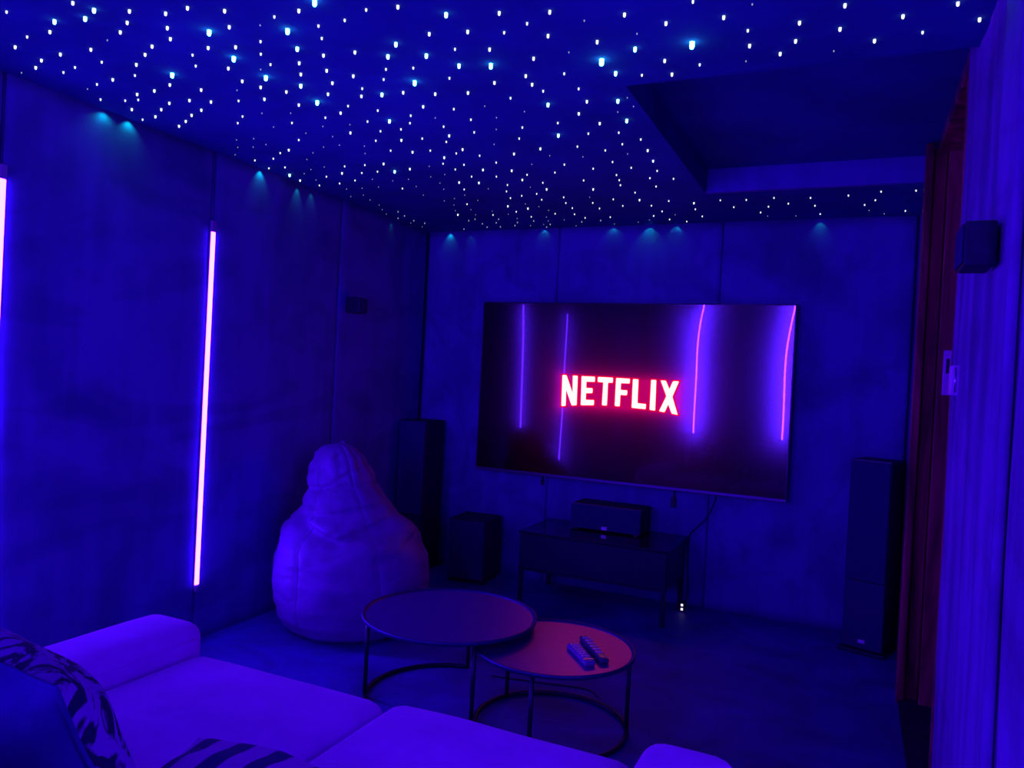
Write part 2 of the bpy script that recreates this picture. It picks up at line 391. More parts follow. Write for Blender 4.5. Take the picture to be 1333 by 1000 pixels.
for j in range(nzz):
    for i in range(nx): bm.faces.new((G[j][i], G[j][i+1], G[j+1][i+1], G[j+1][i]))
screen = from_bm('screen', bm, sm, tv, True)
for p in screen.data.polygons: pass
LET = {
 'N': [(88,132),(133,132),(188,300),(188,137),(243,140),(232,430),(178,434),(128,285),(126,437),(77,439)],
 'E': [(273,142),(410,149),(408,206),(326,203),(325,257),(387,259),(385,314),(322,314),(320,371),(401,373),(398,430),(264,430)],
 'T': [(430,150),(584,158),(581,215),(535,213),(524,434),(468,430),(482,210),(427,206)],
 'F': [(606,160),(747,168),(744,222),(660,218),(657,276),(722,280),(718,335),(654,331),(648,441),(592,438)],
 'L': [(768,170),(829,174),(819,404),(902,412),(897,469),(755,455)],
 'I': [(944,178),(1001,181),(989,484),(928,474)],
 'X': [(1033,183),(1092,187),(1123,265),(1157,191),(1222,194),(1156,345),(1208,524),(1142,512),(1112,425),(1079,498),(1017,488),(1090,340)]}
M['letter'] = emit('title_white', (1.0, 0.135, 0.14), 6.0)
M['letter_red'] = emit('title_red', (1.0, 0.0, 0.07), 0.62)
TVI = Matrix.Translation((tcx, TVY, tcz)) @ Matrix.Rotation(TVROT, 4, 'Z'); TVI.invert()
def to_tv(q):
    p = TVI @ on_y(720+q[0]/7.406, 470+q[1]/7.406, TVY); return p.x, p.z
def chamfer(P, k):
    out = []
    for i in range(len(P)):
        a, b, c = Vector(P[i-1]), Vector(P[i]), Vector(P[(i+1) % len(P)])
        d1, d2 = a-b, c-b
        k1 = min(k, d1.length*0.3); k2 = min(k, d2.length*0.3)
        out += [b+d1.normalized()*k1, b+d1.normalized()*k1*0.3+d2.normalized()*k2*0.3, b+d2.normalized()*k2]
    return out
def offset(P, k):
    out = []; n = len(P)
    A = sum(P[i-1][0]*P[i][1]-P[i][0]*P[i-1][1] for i in range(n)); s = 1 if A > 0 else -1
    for i in range(n):
        a, b, c = Vector(P[i-1]), Vector(P[i]), Vector(P[(i+1) % n])
        e1, e2 = (b-a).normalized(), (c-b).normalized()
        n1, n2 = Vector((e1.y, -e1.x))*s, Vector((e2.y, -e2.x))*s
        m_ = (n1+n2).normalized(); q = max(0.55, m_.dot(n1)); out.append(b+m_*k/q)
    return out
for ch, P in LET.items():
    for nm, pts, yy, mt in (('title_letter', chamfer(offset(P, -3.5), 8), -0.0040, M['letter']), ('letter_outline', chamfer(offset(P, 9), 8), -0.0030, M['letter_red'])):
        bm = bmesh.new()
        f = bm.faces.new([bm.verts.new((to_tv(q)[0], yy, to_tv(q)[1])) for q in pts]); f.normal_update()
        bmesh.ops.triangulate(bm, faces=[f])
        bm.normal_update()
        me = bpy.data.meshes.new(nm)
        if bm.faces[0:1] and sum((x.normal.y for x in bm.faces)) > 0: bmesh.ops.reverse_faces(bm, faces=bm.faces)
        bm.to_mesh(me); bm.free(); link(nm, me, mt, screen)

# ------------------------------------------------------------------ media cabinet, centre speaker
cab = thing('media_cabinet', 'long low black media cabinet with glass top under the television', 'cabinet', (-1.29, 4.27, 0))
def cp(name, x0, x1, y0, y1, z0, z1, mt, par=None, bev=0.003): return boxo(name, (x0+1.29, x1+1.29, y0-4.27, y1-4.27, z0, z1), mt, par or cab, bev)
cp('body', -1.715, -0.862, 4.045, 4.515, 0.19, 0.398, M['black'])
cp('glass_top', -1.722, -0.855, 4.03, 4.52, 0.398, 0.410, M['glass_top'], bev=0.002)
cp('flap_door', -1.712, -0.865, 4.030, 4.044, 0.200, 0.394, M['black'], bev=0.002)
cp('trim_strip', -1.715, -0.862, 4.034, 4.048, 0.186, 0.196, M['metal_dark'], bev=0.001)
for x in (-1.70, -0.875):
    for y in (4.045, 4.49):
        cp('leg', x-0.012, x+0.012, y-0.012, y+0.012, 0, 0.19, M['metal_dark'])
cs = thing('center_speaker', 'black center speaker with silver badge lying on the media cabinet', 'speaker', (-1.292, 4.29, 0.41))
boxo('cabinet', (-0.213, 0.213, 0.014, 0.235, 0.008, 0.150), M['black_vinyl'], cs, bev=0.004)
boxo('grille', (-0.211, 0.211, 0.0, 0.014, 0.010, 0.148), M['grille'], cs, bev=0.004)
boxo('top_lip', (-0.213, 0.213, 0.004, 0.016, 0.147, 0.153), mat('lip_plastic', (0.06, 0.02, 0.14), 0.4), cs, bev=0.002)
boxo('badge', (-0.018, 0.014, -0.003, 0.001, 0.014, 0.034), M['badge'], cs, bev=0.001)
boxo('top_badge', (-0.01, 0.045, 0.20, 0.215, 0.150, 0.153), M['baffle'], cs)
for x in (-0.18, 0.18):
    for y in (0.03, 0.2): boxo('foot', (x-0.012, x+0.012, y-0.012, y+0.012, 0.0, 0.009), M['cable'], cs)

# ------------------------------------------------------------------ speakers
t = thing('tower_speaker', 'tall black tower speaker in left corner behind the bean bag', 'speaker', (-2.60, 4.36, 0), 0, 'tower speakers beside the television')
boxo('cabinet', (-0.10, 0.10, -0.095, 0.14, 0.02, 0.975), M['black_vinyl'], t, bev=0.006)
boxo('grille', (-0.095, 0.095, -0.11, -0.095, 0.37, 0.968), M['grille'], t, bev=0.005)
boxo('baffle', (-0.095, 0.095, -0.103, -0.095, 0.03, 0.366), M['black'], t, bev=0.002)
boxo('plinth', (-0.115, 0.115, -0.12, 0.15, 0.0, 0.02), M['black'], t, bev=0.004)
t = thing('tower_speaker', 'tall black tower speaker in right corner beside the wooden door', 'speaker', (0.115, 4.285, 0), math.radians(-17), 'tower speakers beside the television')
boxo('cabinet', (-0.098, 0.098, -0.085, 0.13, 0.02, 0.965), M['black_vinyl'], t, bev=0.006)
boxo('grille', (-0.094, 0.094, -0.10, -0.085, 0.365, 0.958), M['grille'], t, bev=0.005)
boxo('baffle', (-0.094, 0.094, -0.092, -0.085, 0.03, 0.361), M['baffle'], t, bev=0.002)
boxo('top_lip', (-0.098, 0.098, -0.099, -0.084, 0.958, 0.967), mat('lip_plastic_b', (0.06, 0.02, 0.14), 0.4), t, bev=0.002)
boxo('badge', (-0.016, 0.016, -0.095, -0.091, 0.055, 0.072), M['badge'], t, bev=0.001)
boxo('plinth', (-0.112, 0.112, -0.105, 0.14, 0.0, 0.02), M['black'], t, bev=0.004)
t = thing('subwoofer', 'black cube subwoofer on the floor left of the media cabinet', 'speaker', (-2.15, 4.33, 0), math.radians(4))
boxo('cabinet', (-0.125, 0.125, -0.125, 0.14, 0.02, 0.395), M['black_vinyl'], t, bev=0.008)
boxo('grille', (-0.118, 0.118, -0.14, -0.125, 0.03, 0.388), M['grille'], t, bev=0.008)
boxo('badge', (-0.02, 0.02, -0.143, -0.139, 0.05, 0.062), M['baffle'], t, bev=0.001)
for x in (-0.1, 0.1):
    for y in (-0.1, 0.11): boxo('foot', (x-0.015, x+0.015, y-0.015, y+0.015, 0, 0.02), M['cable'], t, bev=0.003)
t = thing('satellite_speaker', 'small black satellite speaker high on left wall above the bean bag', 'speaker', (XL, 3.675, 1.655), 0, 'small wall speakers')
boxo('cabinet', (0.022, 0.10, -0.045, 0.045, -0.045, 0.045), M['black_vinyl'], t, bev=0.006)
boxo('grille', (0.10, 0.112, -0.042, 0.042, -0.042, 0.042), M['grille'], t, bev=0.005)
boxo('bracket', (-0.006, 0.024, -0.02, 0.02, -0.03, 0.03), M['metal_dark'], t, bev=0.003)
t = thing('satellite_speaker', 'small black satellite speaker on right wall at the right edge', 'speaker', (XR, 1.93, 1.622), 0, 'small wall speakers')
boxo('cabinet', (-0.068, -0.008, -0.065, 0.055, -0.048, 0.048), M['black_vinyl'], t, bev=0.006, seg=3)
boxo('grille', (-0.074, -0.068, -0.058, 0.048, -0.042, 0.042), M['grille'], t, bev=0.004)
boxo('bracket', (-0.012, 0.006, -0.02, 0.02, -0.03, 0.03), M['metal_dark'], t, bev=0.003)

# ------------------------------------------------------------------ wall box beside the door
t = thing('wall_box', 'small pale wall box with metal rod beside the wooden door', 'switch', (XR, 2.45, 1.343))
boxo('housing', (-0.022, 0.004, -0.02, 0.045, -0.042, 0.042), M['white_plastic'], t, bev=0.004)
tubeo('rod', [(-0.012, -0.0215, -0.034), (-0.012, -0.0215, 0.036)], 0.003, M['chrome'], t, n=8)

# ------------------------------------------------------------------ sofa
sofa = thing('sofa', 'pale low two seat sofa with rounded arms in the foreground', 'sofa', (-1.06, 1.05, 0))
def cushion(name, x0, x1, y0, y1, z0, z1, r, bulge, seed, n=(14, 16, 4)):
    def warp(q, u):
        k = (1-u.x**4)*(1-u.y**4)
        if q.z > 0: q.z += bulge*max(0, k)**0.6 + 0.004*noise.noise(Vector((q.x*4+seed, q.y*4, seed)))
        return q
    bm = rbox(bmesh.new(), x0+1.06, x1+1.06, y0-1.05, y1-1.05, z0, z1, r, n, warp)
    return from_bm(name, bm, M['sofa'], sofa, True)
cushion('base', -1.93, -0.19, 0.36, 1.66, 0.07, 0.265, 0.03, 0.0, 1, (16, 12, 2))
s1 = cushion('seat_cushion', -1.722, -1.052, 0.62, 1.688, 0.262, 0.44, 0.05, 0.010, 2)
s2 = cushion('seat_cushion', -1.050, -0.392, 0.62, 1.700, 0.262, 0.444, 0.05, 0.014, 5)
cushion('arm', -1.930, -1.718, 0.36, 1.712, 0.085, 0.515, 0.045, 0.012, 8, (4, 18, 6))
cushion('arm', -0.388, -0.178, 0.36, 1.690, 0.085, 0.510, 0.050, 0.012, 9, (4, 18, 6))
cushion('backrest', -1.715, -0.392, 0.36, 0.60, 0.262, 0.775, 0.07, 0.006, 12, (16, 4, 6))
tubeo('piping', [(-1.7205+1.06, 0.40+1.27*i/16-1.05, 0.478) for i in range(17)], 0.0035, M['sofa'], sofa, n=6)
for x in (-1.86, -0.26):
    for y in (0.44, 1.58): boxo('leg', (x+1.06-0.025, x+1.06+0.025, y-1.05-0.025, y-1.05+0.025, 0, 0.085), M['black'], sofa, bev=0.004)

# ------------------------------------------------------------------ throw pillows
def pillow_parts(t, W, Hh, T, mt_front, mt_back, seed, n=28):
    """front half faces local +Z"""
    def side(sgn, name, mt):
        bm = bmesh.new(); g = []
        for j in range(n+1):
            row = []
            for i in range(n+1):
                u, v = 2*i/n-1, 2*j/n-1
                pin = 1-0.10*(u*u*(1-v*v) + v*v*(1-u*u))     # concave edges, pointed corners
                x = u*W/2*(1-0.10*(1-abs(u))*0 - 0.09*(u*u)*(1-v*v)); y = v*Hh/2*(1-0.09*(v*v)*(1-u*u))
                k = max(0.0, (1-u*u)*(1-v*v))**0.42
                z = sgn*T/2*k*(1+0.18*noise.noise(Vector((u*2+seed, v*2, seed)))) + 0.008*noise.noise(Vector((u*1.5, v*1.5, seed+3)))
                row.append(bm.verts.new((x, y, z)))
            g.append(row)
        for j in range(n):
            for i in range(n):
                q = (g[j][i], g[j][i+1], g[j+1][i+1], g[j+1][i])
                bm.faces.new(q if sgn > 0 else q[::-1])
        me = bpy.data.meshes.new(name); bm.to_mesh(me); bm.free()
        for p in me.polygons: p.use_smooth = True
        o = link(name, me, mt, t); return g
    side(1, 'front_cover', mt_front); side(-1, 'back_cover', mt_back)
    pts = []
    for s in range(4):
        for i in range(n):
            a = 2*i/n-1
            u, v = ((a, -1), (1, a), (-a, 1), (-1, -a))[s]
            x = u*W/2*(1-0.09*(u*u)*(1-v*v)); y = v*Hh/2*(1-0.09*(v*v)*(1-u*u))
            pts.append((x, y, 0.008*noise.noise(Vector((u*1.5, v*1.5, seed+3)))))
    tubeo('piping', pts, 0.0045, mt_back, t, n=6, closed=True)
p1 = thing('throw_pillow', 'marbled patterned throw pillow with plain dark back leaning on sofa back', 'pillow', (-1.30, 0.86, 0.645), 0, 'throw pillows on the sofa')
p1.rotation_euler = (math.radians(90+(-28)), 0, math.radians(180-8)); 
pillow_parts(p1, 0.60, 0.38, 0.21, M['marble_cloth'], M['pillow_plain'], 2.0)
p2 = thing('throw_pillow', 'striped patterned throw pillow lying flat on the seat cushion', 'pillow', (-0.93, 1.03, 0.522), 0, 'throw pillows on the sofa')
p2.rotation_euler = (math.radians(0), math.radians(4), math.radians(10))
pillow_parts(p2, 0.40, 0.29, 0.125, M['striped_cloth'], M['striped_cloth'], 6.0)

# ------------------------------------------------------------------ bean bag
bag = thing('bean_bag', 'large pale pear shaped bean bag on the floor by left wall', 'bean bag', (-2.262, 3.20, 0))
PROF = [(0.0,.285,0,0),(0.03,.335,0,0),(0.08,.365,0,0),(0.16,.386,0,0),(0.27,.392,0,0),(0.36,.380,-.008,0),(0.44,.348,-.018,.01),(0.52,.300,-.032,.03),
        (0.585,.252,-.050,.045),(0.63,.222,-.062,.055),(0.665,.198,-.074,.06),(0.70,.182,-.085,.065),(0.745,.168,-.097,.07),(0.80,.150,-.107,.075),(0.85,.122,-.114,.08),(0.885,.083,-.118,.08),(0.90,.042,-.119,.08),(0.905,0,-.119,.08)]
def prof(z):
    for a, b in zip(PROF, PROF[1:]):
        if a[0] <= z <= b[0]:
            f = (z-a[0])/(b[0]-a[0]); f2 = f
            return [a[i]+(b[i]-a[i])*f2 for i in range(1, 4)]
    return list(PROF[-1][1:])
CR, CF = Vector((rt0.x, rt0.y, 0)), Vector((-rt0.y, rt0.x, 0))   # the bag's own side and back directions
def crease(x, c, w): return math.exp(-((x-c)/w)**2)
def bag_pt(th, z, infl=0.0):
    r, ox, oy = prof(z)
    a = th                                     # th = 0 at the side, -90 deg at the front
    front = max(0, -math.sin(a)); right = max(0, math.cos(a)); left = max(0, -math.cos(a))
    d = 0.0
    # broad sag line that runs round the front, lower in the middle: the seat dent
    sag = 0.475 + 0.10*abs(math.cos(a))**1.3
    d -= 0.030*crease(z, sag, 0.022)*(0.35+front)
    d += 0.016*crease(z, sag-0.07, 0.05)*(0.3+front)
    sag2 = 0.585 + 0.035*math.cos(a)
    d -= 0.016*crease(z, sag2, 0.016)*(0.3+front)
    d -= 0.012*crease(z, 0.69+0.02*math.cos(a+0.6), 0.014)*(0.4+front)
    # hanging wrinkles below the neck and fine puckers at the top
    d += 0.010*noise.noise(Vector((math.cos(a)*2.4, math.sin(a)*2.4, z*5)))
    k = min(1, max(0, (z-0.66)/0.1)); d += k*0.011*noise.noise(Vector((math.cos(a)*3.5+z*6, math.sin(a)*3.5, z*13)))
    k2 = crease(z, 0.10, 0.10); d += k2*0.008*noise.noise(Vector((a*3, z*14, 2)))
    d += 0.013*crease(z, 0.54, 0.12)*math.sin(a*4+z*26+1.5*math.sin(z*15))
    def ridge(p): return (1-abs(noise.noise(p)))**3
    P = Vector((math.cos(a)*r, math.sin(a)*r, z))
    Q = Vector((P.x*4+z*5, P.y*4, z*11-P.x*6))
    kk = 0.35 + 0.65*min(1, max(0, (z-0.38)/0.1))
    d -= kk*0.009*max(0, ridge(Q)-0.45)/0.55
    Q2 = Vector((P.x*7-z*6+9, P.y*6, z*15+P.x*9))
    d -= kk*0.005*max(0, ridge(Q2)-0.5)/0.5
    # seams pull in along six meridians
    s = abs(((a*6/(2*PI)) % 1)-0.5)*2
    d -= 0.007*max(0, (s-0.90)/0.10)*min(1, z/0.08)
    rr = max(0, r + (d if r > 0.03 else 0)) + infl
    return CR*(rr*math.cos(a)+ox) + CF*(rr*math.sin(a)+oy) + Vector((0, 0, z))
bm = bmesh.new(); nA = 144; zz = sorted({round(0.905*(i/110), 4) for i in range(111)} | {0.004, 0.012})
rings = [[bm.verts.new(bag_pt(2*PI*k/nA, z)) for k in range(nA)] for z in zz[:-1]]
topv = bm.verts.new(bag_pt(0, 0.905))
for A, Bq in zip(rings, rings[1:]):
    for k in range(nA): bm.faces.new((A[k], A[(k+1) % nA], Bq[(k+1) % nA], Bq[k]))
for k in range(nA): bm.faces.new((rings[-1][k], rings[-1][(k+1) % nA], topv))
bm.faces.new(rings[0][::-1])
from_bm('cover', bm, M['leather'], bag, True)
for k in range(6):
    a = 2*PI*(k)/6
    tubeo('seam', [bag_pt(a, 0.02+0.85*i/70, 0.0005) for i in range(71)], 0.0022, M['stitch'], bag, n=5)
tubeo('carry_loop', [bag_pt(2.2, 0.86), bag_pt(1.7, 0.89)+CF*0.04+Vector((0,0,0.01)), bag_pt(1.2, 0.86)], 0.008, M['leather'], bag, n=8)

# ------------------------------------------------------------------ coffee tables
def table(label, c, z, R, r_ring, legs, arc):
    t = thing('coffee_table', label, 'table', (c[0], c[1], 0), 0, 'nesting round coffee tables')
    tp = from_bm('table_top', lathe(bmesh.new(), [(0, z-0.012), (R-0.012, z-0.012), (R-0.012, z-0.006), (0, z-0.006)], 96), M['copper'], t)
    from_bm('rim', lathe(bmesh.new(), [(R-0.016, z-0.014), (R-0.004, z-0.015), (R-0.001, z-0.012), (R, z-0.002), (R-0.002, z+0.001), (R-0.006, z+0.001), (R-0.009, z-0.002), (R-0.016, z-0.0055), (R-0.016, z-0.014)], 96), M['metal_rim'], t, True)
    rr = 0.009
    if arc is None:
        pts = [(r_ring*math.cos(2*PI*i/72), r_ring*math.sin(2*PI*i/72), rr) for i in range(72)]
        tubeo('base_ring', pts, rr, M['metal_dark'], t, closed=True)
        
    else:
        a0, a1 = map(math.radians, arc)
        pts = [(r_ring*math.cos(a0+(a1-a0)*i/60), r_ring*math.sin(a0+(a1-a0)*i/60), rr) for i in range(61)]
        tubeo('base_ring', pts, rr, M['metal_dark'], t)
    for a in legs:
        a = math.radians(a); x, y = r_ring*math.cos(a), r_ring*math.sin(a)
        tubeo('leg', [(x, y, 0.006), (x, y, z-0.013)], 0.0085, M['metal_dark'], t)
    return t
TB, TS = (-1.424, 2.685), (-0.972, 2.668)
ZB, ZS = 0.340, 0.304
table('larger taller round copper coffee table in front of the bean bag', TB, ZB, 0.346, 0.320, (102, 210, 315), (102, 315))
table('smaller lower round copper coffee table holding two remotes', TS, ZS, 0.301, 0.281, (22, 150, 276), None)

# remotes on the small table
def remote(label, c, ang, Lr, Wr, body):
    t = thing('remote_control', label, 'remote', (c.x, c.y, ZS-0.006), ang, 'remotes on the small table')
    from_bm('body', rbox(bmesh.new(), -Lr/2, Lr/2, -Wr/2, Wr/2, 0, 0.02, 0.008, (8, 4, 2)), body, t, True)
    for i in range(6):
        for j in (-1, 0, 1):
            boxo('button', (-Lr*0.36+i*Lr*0.12-0.005, -Lr*0.36+i*Lr*0.12+0.005, j*Wr*0.27-0.004, j*Wr*0.27+0.004, 0.019, 0.0225), M['button'], t, bev=0.001)
    boxo('end_band', (Lr/2-0.022, Lr/2-0.016, -Wr*0.45, Wr*0.45, 0.0185, 0.0215), M['chrome'], t)
    return t
zt = ZS+0.012
a, b = on_z(745, 838, zt), on_z(768, 861, zt)
remote('grey button remote on the small table, left of the two', (a+b)/2, math.atan2(b.y-a.y, b.x-a.x), (b-a).length+0.01, 0.042, mat('remote_grey', (0.22, 0.05, 0.34), 0.4))
a, b = on_z(760, 828, zt), on_z(787, 858, zt)
remote('dark slim remote on the small table, right of the two', (a+b)/2, math.atan2(b.y-a.y, b.x-a.x), (b-a).length+0.01, 0.036, M['remote'])

# ------------------------------------------------------------------ cables
def smooth(pts, n=8):
    P = [Vector(p) for p in pts]; out = []
    for i in range(len(P)-1):
        p0, p1, p2, p3 = P[max(i-1, 0)], P[i], P[i+1], P[min(i+2, len(P)-1)]
        for k in range(n):
            s = k/n
            out.append(0.5*((2*p1)+(p2-p0)*s+(2*p0-5*p1+4*p2-p3)*s*s+(3*p1-p0-3*p2+p3)*s**3))
    return out+[P[-1]]
yw = YB-0.012
c1 = thing('cable', 'short black cable with plug hanging below the television on the right', 'cable', (-0.95, yw, 0.70))
tubeo('cord', smooth([(0.0, 0, 0.03), (0.003, -0.004, -0.04), (0.0, -0.004, -0.08)]), 0.005, M['cable'], c1, n=6)
boxo('plug', (-0.014, 0.014, -0.014, 0.010, -0.135, -0.075), M['cable'], c1, bev=0.004)
c2 = thing('cable', 'short black cable end hanging below the television on the left', 'cable', (-1.79, yw, 0.68))
tubeo('cord', [(0, 0, 0.03), (0, -0.002, -0.04)], 0.005, M['cable'], c2, n=6)
boxo('plug', (-0.008, 0.008, -0.010, 0.008, -0.07, -0.035), M['cable'], c2, bev=0.002)
tag(tubeo('cable', smooth([(-0.70, yw, 0.70), (-0.715, yw-0.01, 0.62), (-0.75, yw-0.015, 0.53), (-0.81, yw-0.012, 0.46), (-0.848, yw-0.005, 0.40), (-0.845, yw-0.012, 0.22), (-0.835, yw-0.03, 0.10), (-0.84, yw-0.06, 0.02), (-0.87, yw-0.12, 0.008)]), 0.004, M['cable'], n=6), 'thin black cable curving from television down behind the media cabinet', 'cable')
t = thing('power_plug', 'power plug with two tiny lights on the floor behind the cabinet', 'plug', (-0.84, 4.40, 0))
boxo('housing', (-0.015, 0.015, -0.02, 0.02, 0.0, 0.055), M['cable'], t, bev=0.004)
M['pilot'] = emit('pilot_light', (0.9, 0.75, 1.0), 1.6)
for z in (0.018, 0.042): boxo('pilot_light', (-0.004, 0.008, -0.0225, -0.019, z-0.006, z+0.006), M['pilot'], t, bev=0.001)
tag(tubeo('cable', smooth([on_z(640, 880, .004), on_z(690, 887, .004), on_z(762, 897, .004), on_z(778, 908, .004)]), 0.003, M['cable'], n=6), 'thin black cord lying on the carpet under the coffee tables', 'cable')

# ------------------------------------------------------------------ star ceiling
S1 = (0, 0, 5.796, [(50,82,1),(550,12,2),(710,65,3),(643,128,3),(412,150,3),(377,231,2),(205,271,1),(115,346,2),(977,74,2),(960,161,2),(908,233,2),(810,299,0),(686,365,2),(456,401,2),(768,462,1),(313,447,2),(270,502,2),(566,502,1),(479,540,1),(162,545,0),(851,593,2),(732,630,1),(660,668,0),(759,745,1),(945,753,1),(1035,704,2),(1043,747,1),(995,818,2),(1076,897,1),(1173,873,2),(1217,819,2),(1278,771,2),(1165,677,2),(1282,632,2),(1300,553,4),(1018,563,1),(1029,479,2),(1095,403,2),(1148,341,2),(1286,284,2),(1263,201,2),(1250,92,2)])
S2 = (220, 0, 5.796, [(140,50,2),(420,72,2),(303,229,4),(455,194,2),(296,352,2),(503,346,2),(178,408,1),(202,491,1),(489,429,4),(448,507,2),(243,670,2),(553,604,2),(155,750,2),(317,761,2),(525,755,1),(513,677,0),(244,823,2),(171,862,2),(127,908,2),(76,945,2),(555,873,1),(519,923,1),(691,306,1),(693,401,1),(688,186,0),(795,119,1),(895,219,4),(980,71,2),(766,480,1),(692,520,0),(732,574,4),(692,650,2),(720,740,2),(701,851,0),(789,955,0),(886,685,2),(968,357,3),(983,467,2),(995,552,2),(995,637,3),(980,784,2),(918,850,0),(928,922,1),(1119,761,4),(1128,188,1),(1153,282,1),(1166,409,2),(1190,524,2),(1233,618,2),(1200,702,2),(1295,845,2),(1180,882,1),(1161,951,0),(1100,3,4),(1326,145,1)])
S3 = (440, 0, 5.796, [(213,66,1),(452,41,2),(816,98,3),(1217,88,2),(689,246,2),(979,229,2),(1254,238,1),(437,322,3),(377,415,3),(667,409,3),(128,385,2),(883,364,1),(1144,363,2),(914,485,3),(1154,482,4),(116,565,2),(362,516,1),(568,506,1),(579,611,4),(345,593,1),(841,583,1),(1181,616,2),(183,662,1),(177,718,2),(332,704,3),(492,690,2),(734,701,2),(981,692,2),(1302,734,1),(76,794,1),(300,828,1),(643,797,2),(874,817,1),(1107,797,0),(223,911,1),(389,905,3),(549,867,1),(543,923,1),(734,886,0),(1003,897,1),(1196,884,0),(797,950,1),(475,970,1),(90,937,0),(1194,973,0)])
S4 = (660, 0, 5.796, [(323,79,2),(887,100,2),(152,170,1),(583,151,0),(1200,166,2),(310,260,2),(981,250,0),(681,306,2),(967,358,3),(201,432,2),(467,390,0),(715,447,5),(1190,449,2),(142,564,2),(432,549,1),(820,542,3),(1018,560,1),(1245,552,2),(190,629,2),(273,681,1),(541,663,1),(310,780,3),(603,758,2),(837,752,3),(908,733,0),(955,799,0),(132,838,0),(542,850,2),(836,841,0),(904,901,3),(384,922,1),(116,956,1),(700,924,2)])
S5 = (300, 150, 6.665, [(53,210,0),(202,200,0),(64,275,0),(197,273,0),(308,250,0),(40,340,0),(212,386,1),(372,371,1),(432,323,1),(506,295,2),(593,209,1),(655,152,0),(887,181,0),(945,256,0),(808,273,0),(716,323,0),(663,380,0),(473,447,1),(514,512,3),(334,455,1),(605,560,2),(640,503,0),(698,468,0),(814,446,0),(833,528,1),(742,559,0),(772,604,1),(1008,637,0)])
S6 = (440, 150, 6.665, [(108,145,2),(328,215,1),(369,132,1),(229,264,0),(235,328,0),(457,301,1),(550,209,2),(731,196,1),(647,313,2),(801,301,1),(940,225,1),(965,170,2),(1081,290,2),(1026,325,1),(1182,142,1),(1229,345,1),(922,360,2),(912,415,1),(1093,424,1),(1018,465,1),(1258,467,2),(58,438,1),(35,497,2),(233,427,1),(207,496,1),(396,415,2),(343,484,1),(492,481,3),(624,460,2),(792,440,0),(926,511,0),(1159,527,1),(1051,577,2),(1223,580,2),(14,587,1),(148,561,1),(298,553,0),(475,566,0),(612,553,0),(805,531,0),(884,586,0),(918,639,0),(1095,639,1),(1304,635,0),(209,630,0),(352,620,0),(559,631,1),(679,616,0),(740,690,0),(1100,690,0),(111,702,0),(220,690,0),(278,733,0),(357,777,0),(384,816,0),(419,855,0),(923,740,0),(1010,720,0),(1006,776,0),(1120,767,1),(1213,736,0),(1153,817,0),(1018,826,0),(521,833,1),(577,869,1),(521,890,1),(658,911,1),(631,933,0),(753,933,1),(731,966,0),(1040,858,2),(1135,911,1),(1194,861,0),(1189,898,1),(1253,938,1),(1294,967,1),(1093,984,1)])
S7 = (630, 150, 6.665, [(306,196,1),(646,165,3),(88,249,0),(490,283,2),(261,328,2),(571,347,0),(106,405,1),(415,422,0),(698,423,1),(859,358,0),(811,266,1),(906,153,1),(1053,299,1),(1170,145,1),(1201,245,1),(1247,332,0),(1116,400,1),(948,458,1),(1278,450,1),(241,474,2),(616,492,1),(374,511,1),(333,554,2),(108,527,1),(204,600,1),(196,656,1),(511,581,1),(544,637,2),(403,621,0),(865,560,1),(948,637,2),(1150,513,1),(1174,558,1),(1184,602,1),(328,694,1),(458,677,1),(230,714,1),(501,728,1),(692,707,1),(711,757,1),(917,709,0),(944,756,1),(1122,725,1),(1311,666,1),(1205,782,1),(208,784,2),(360,767,0),(382,804,2),(477,791,0),(767,801,1),(1003,804,1),(72,831,0),(79,861,1),(211,857,0),(280,833,1),(127,898,1),(107,929,1),(143,964,1),(288,893,0),(291,926,1),(269,953,1),(411,877,1),(432,913,1),(404,955,0),(561,822,0),(542,881,0),(558,914,0),(575,943,1),(544,966,1),(518,946,0),(618,850,1),(697,905,0),(786,855,1),(878,886,1),(849,921,1),(799,957,0),(1013,909,1),(1096,880,1),(1132,941,0)])
S8 = (770, 150, 6.665, [(428,204,1),(488,298,2),(535,390,2),(570,477,1),(507,540,1),(560,613,1),(712,546,1),(417,730,2),(520,780,1),(671,739,1),(613,830,1),(540,869,1),(503,906,0),(678,900,1),(726,861,0),(406,925,0),(889,757,2),(901,811,1),(961,873,1),(826,918,1),(1118,733,1),(1235,793,1)])
S9 = (880, 0, 2.94, [(65,2,1),(183,61,2),(292,14,0),(62,161,5),(275,113,1),(473,82,2),(458,152,2),(282,170,2),(91,244,1),(399,201,2),(647,15,2),(628,106,2),(869,57,2),(760,151,2),(944,120,1),(1079,8,2),(1162,69,2),(268,232,0),(604,193,0),(269,763,1),(375,755,1),(515,755,1),(354,789,1),(430,777,1),(324,811,1),(351,826,0),(532,785,1),(552,817,1),(459,825,0),(660,746,1),(785,731,1),(763,764,1),(722,782,1),(739,804,0),(797,817,0),(878,805,1),(919,727,1),(978,723,1)])
RADI = [0.0016, 0.0027, 0.0036, 0.0046, 0.0056, 0.0068]
EMI = [emit('star_faint', (0.30, 0.34, 0.5), 0.9), emit('star_small', (0.85, 0.95, 1.0), 1.15), emit('star_medium', (0.85, 0.97, 1.0), 1.3),
       emit('star_bright', (0.3, 0.95, 1.0), 4.0), emit('star_brighter', (0.10, 0.95, 0.95), 11.0), emit('star_brightest', (0.10, 0.95, 0.95), 15.0)]
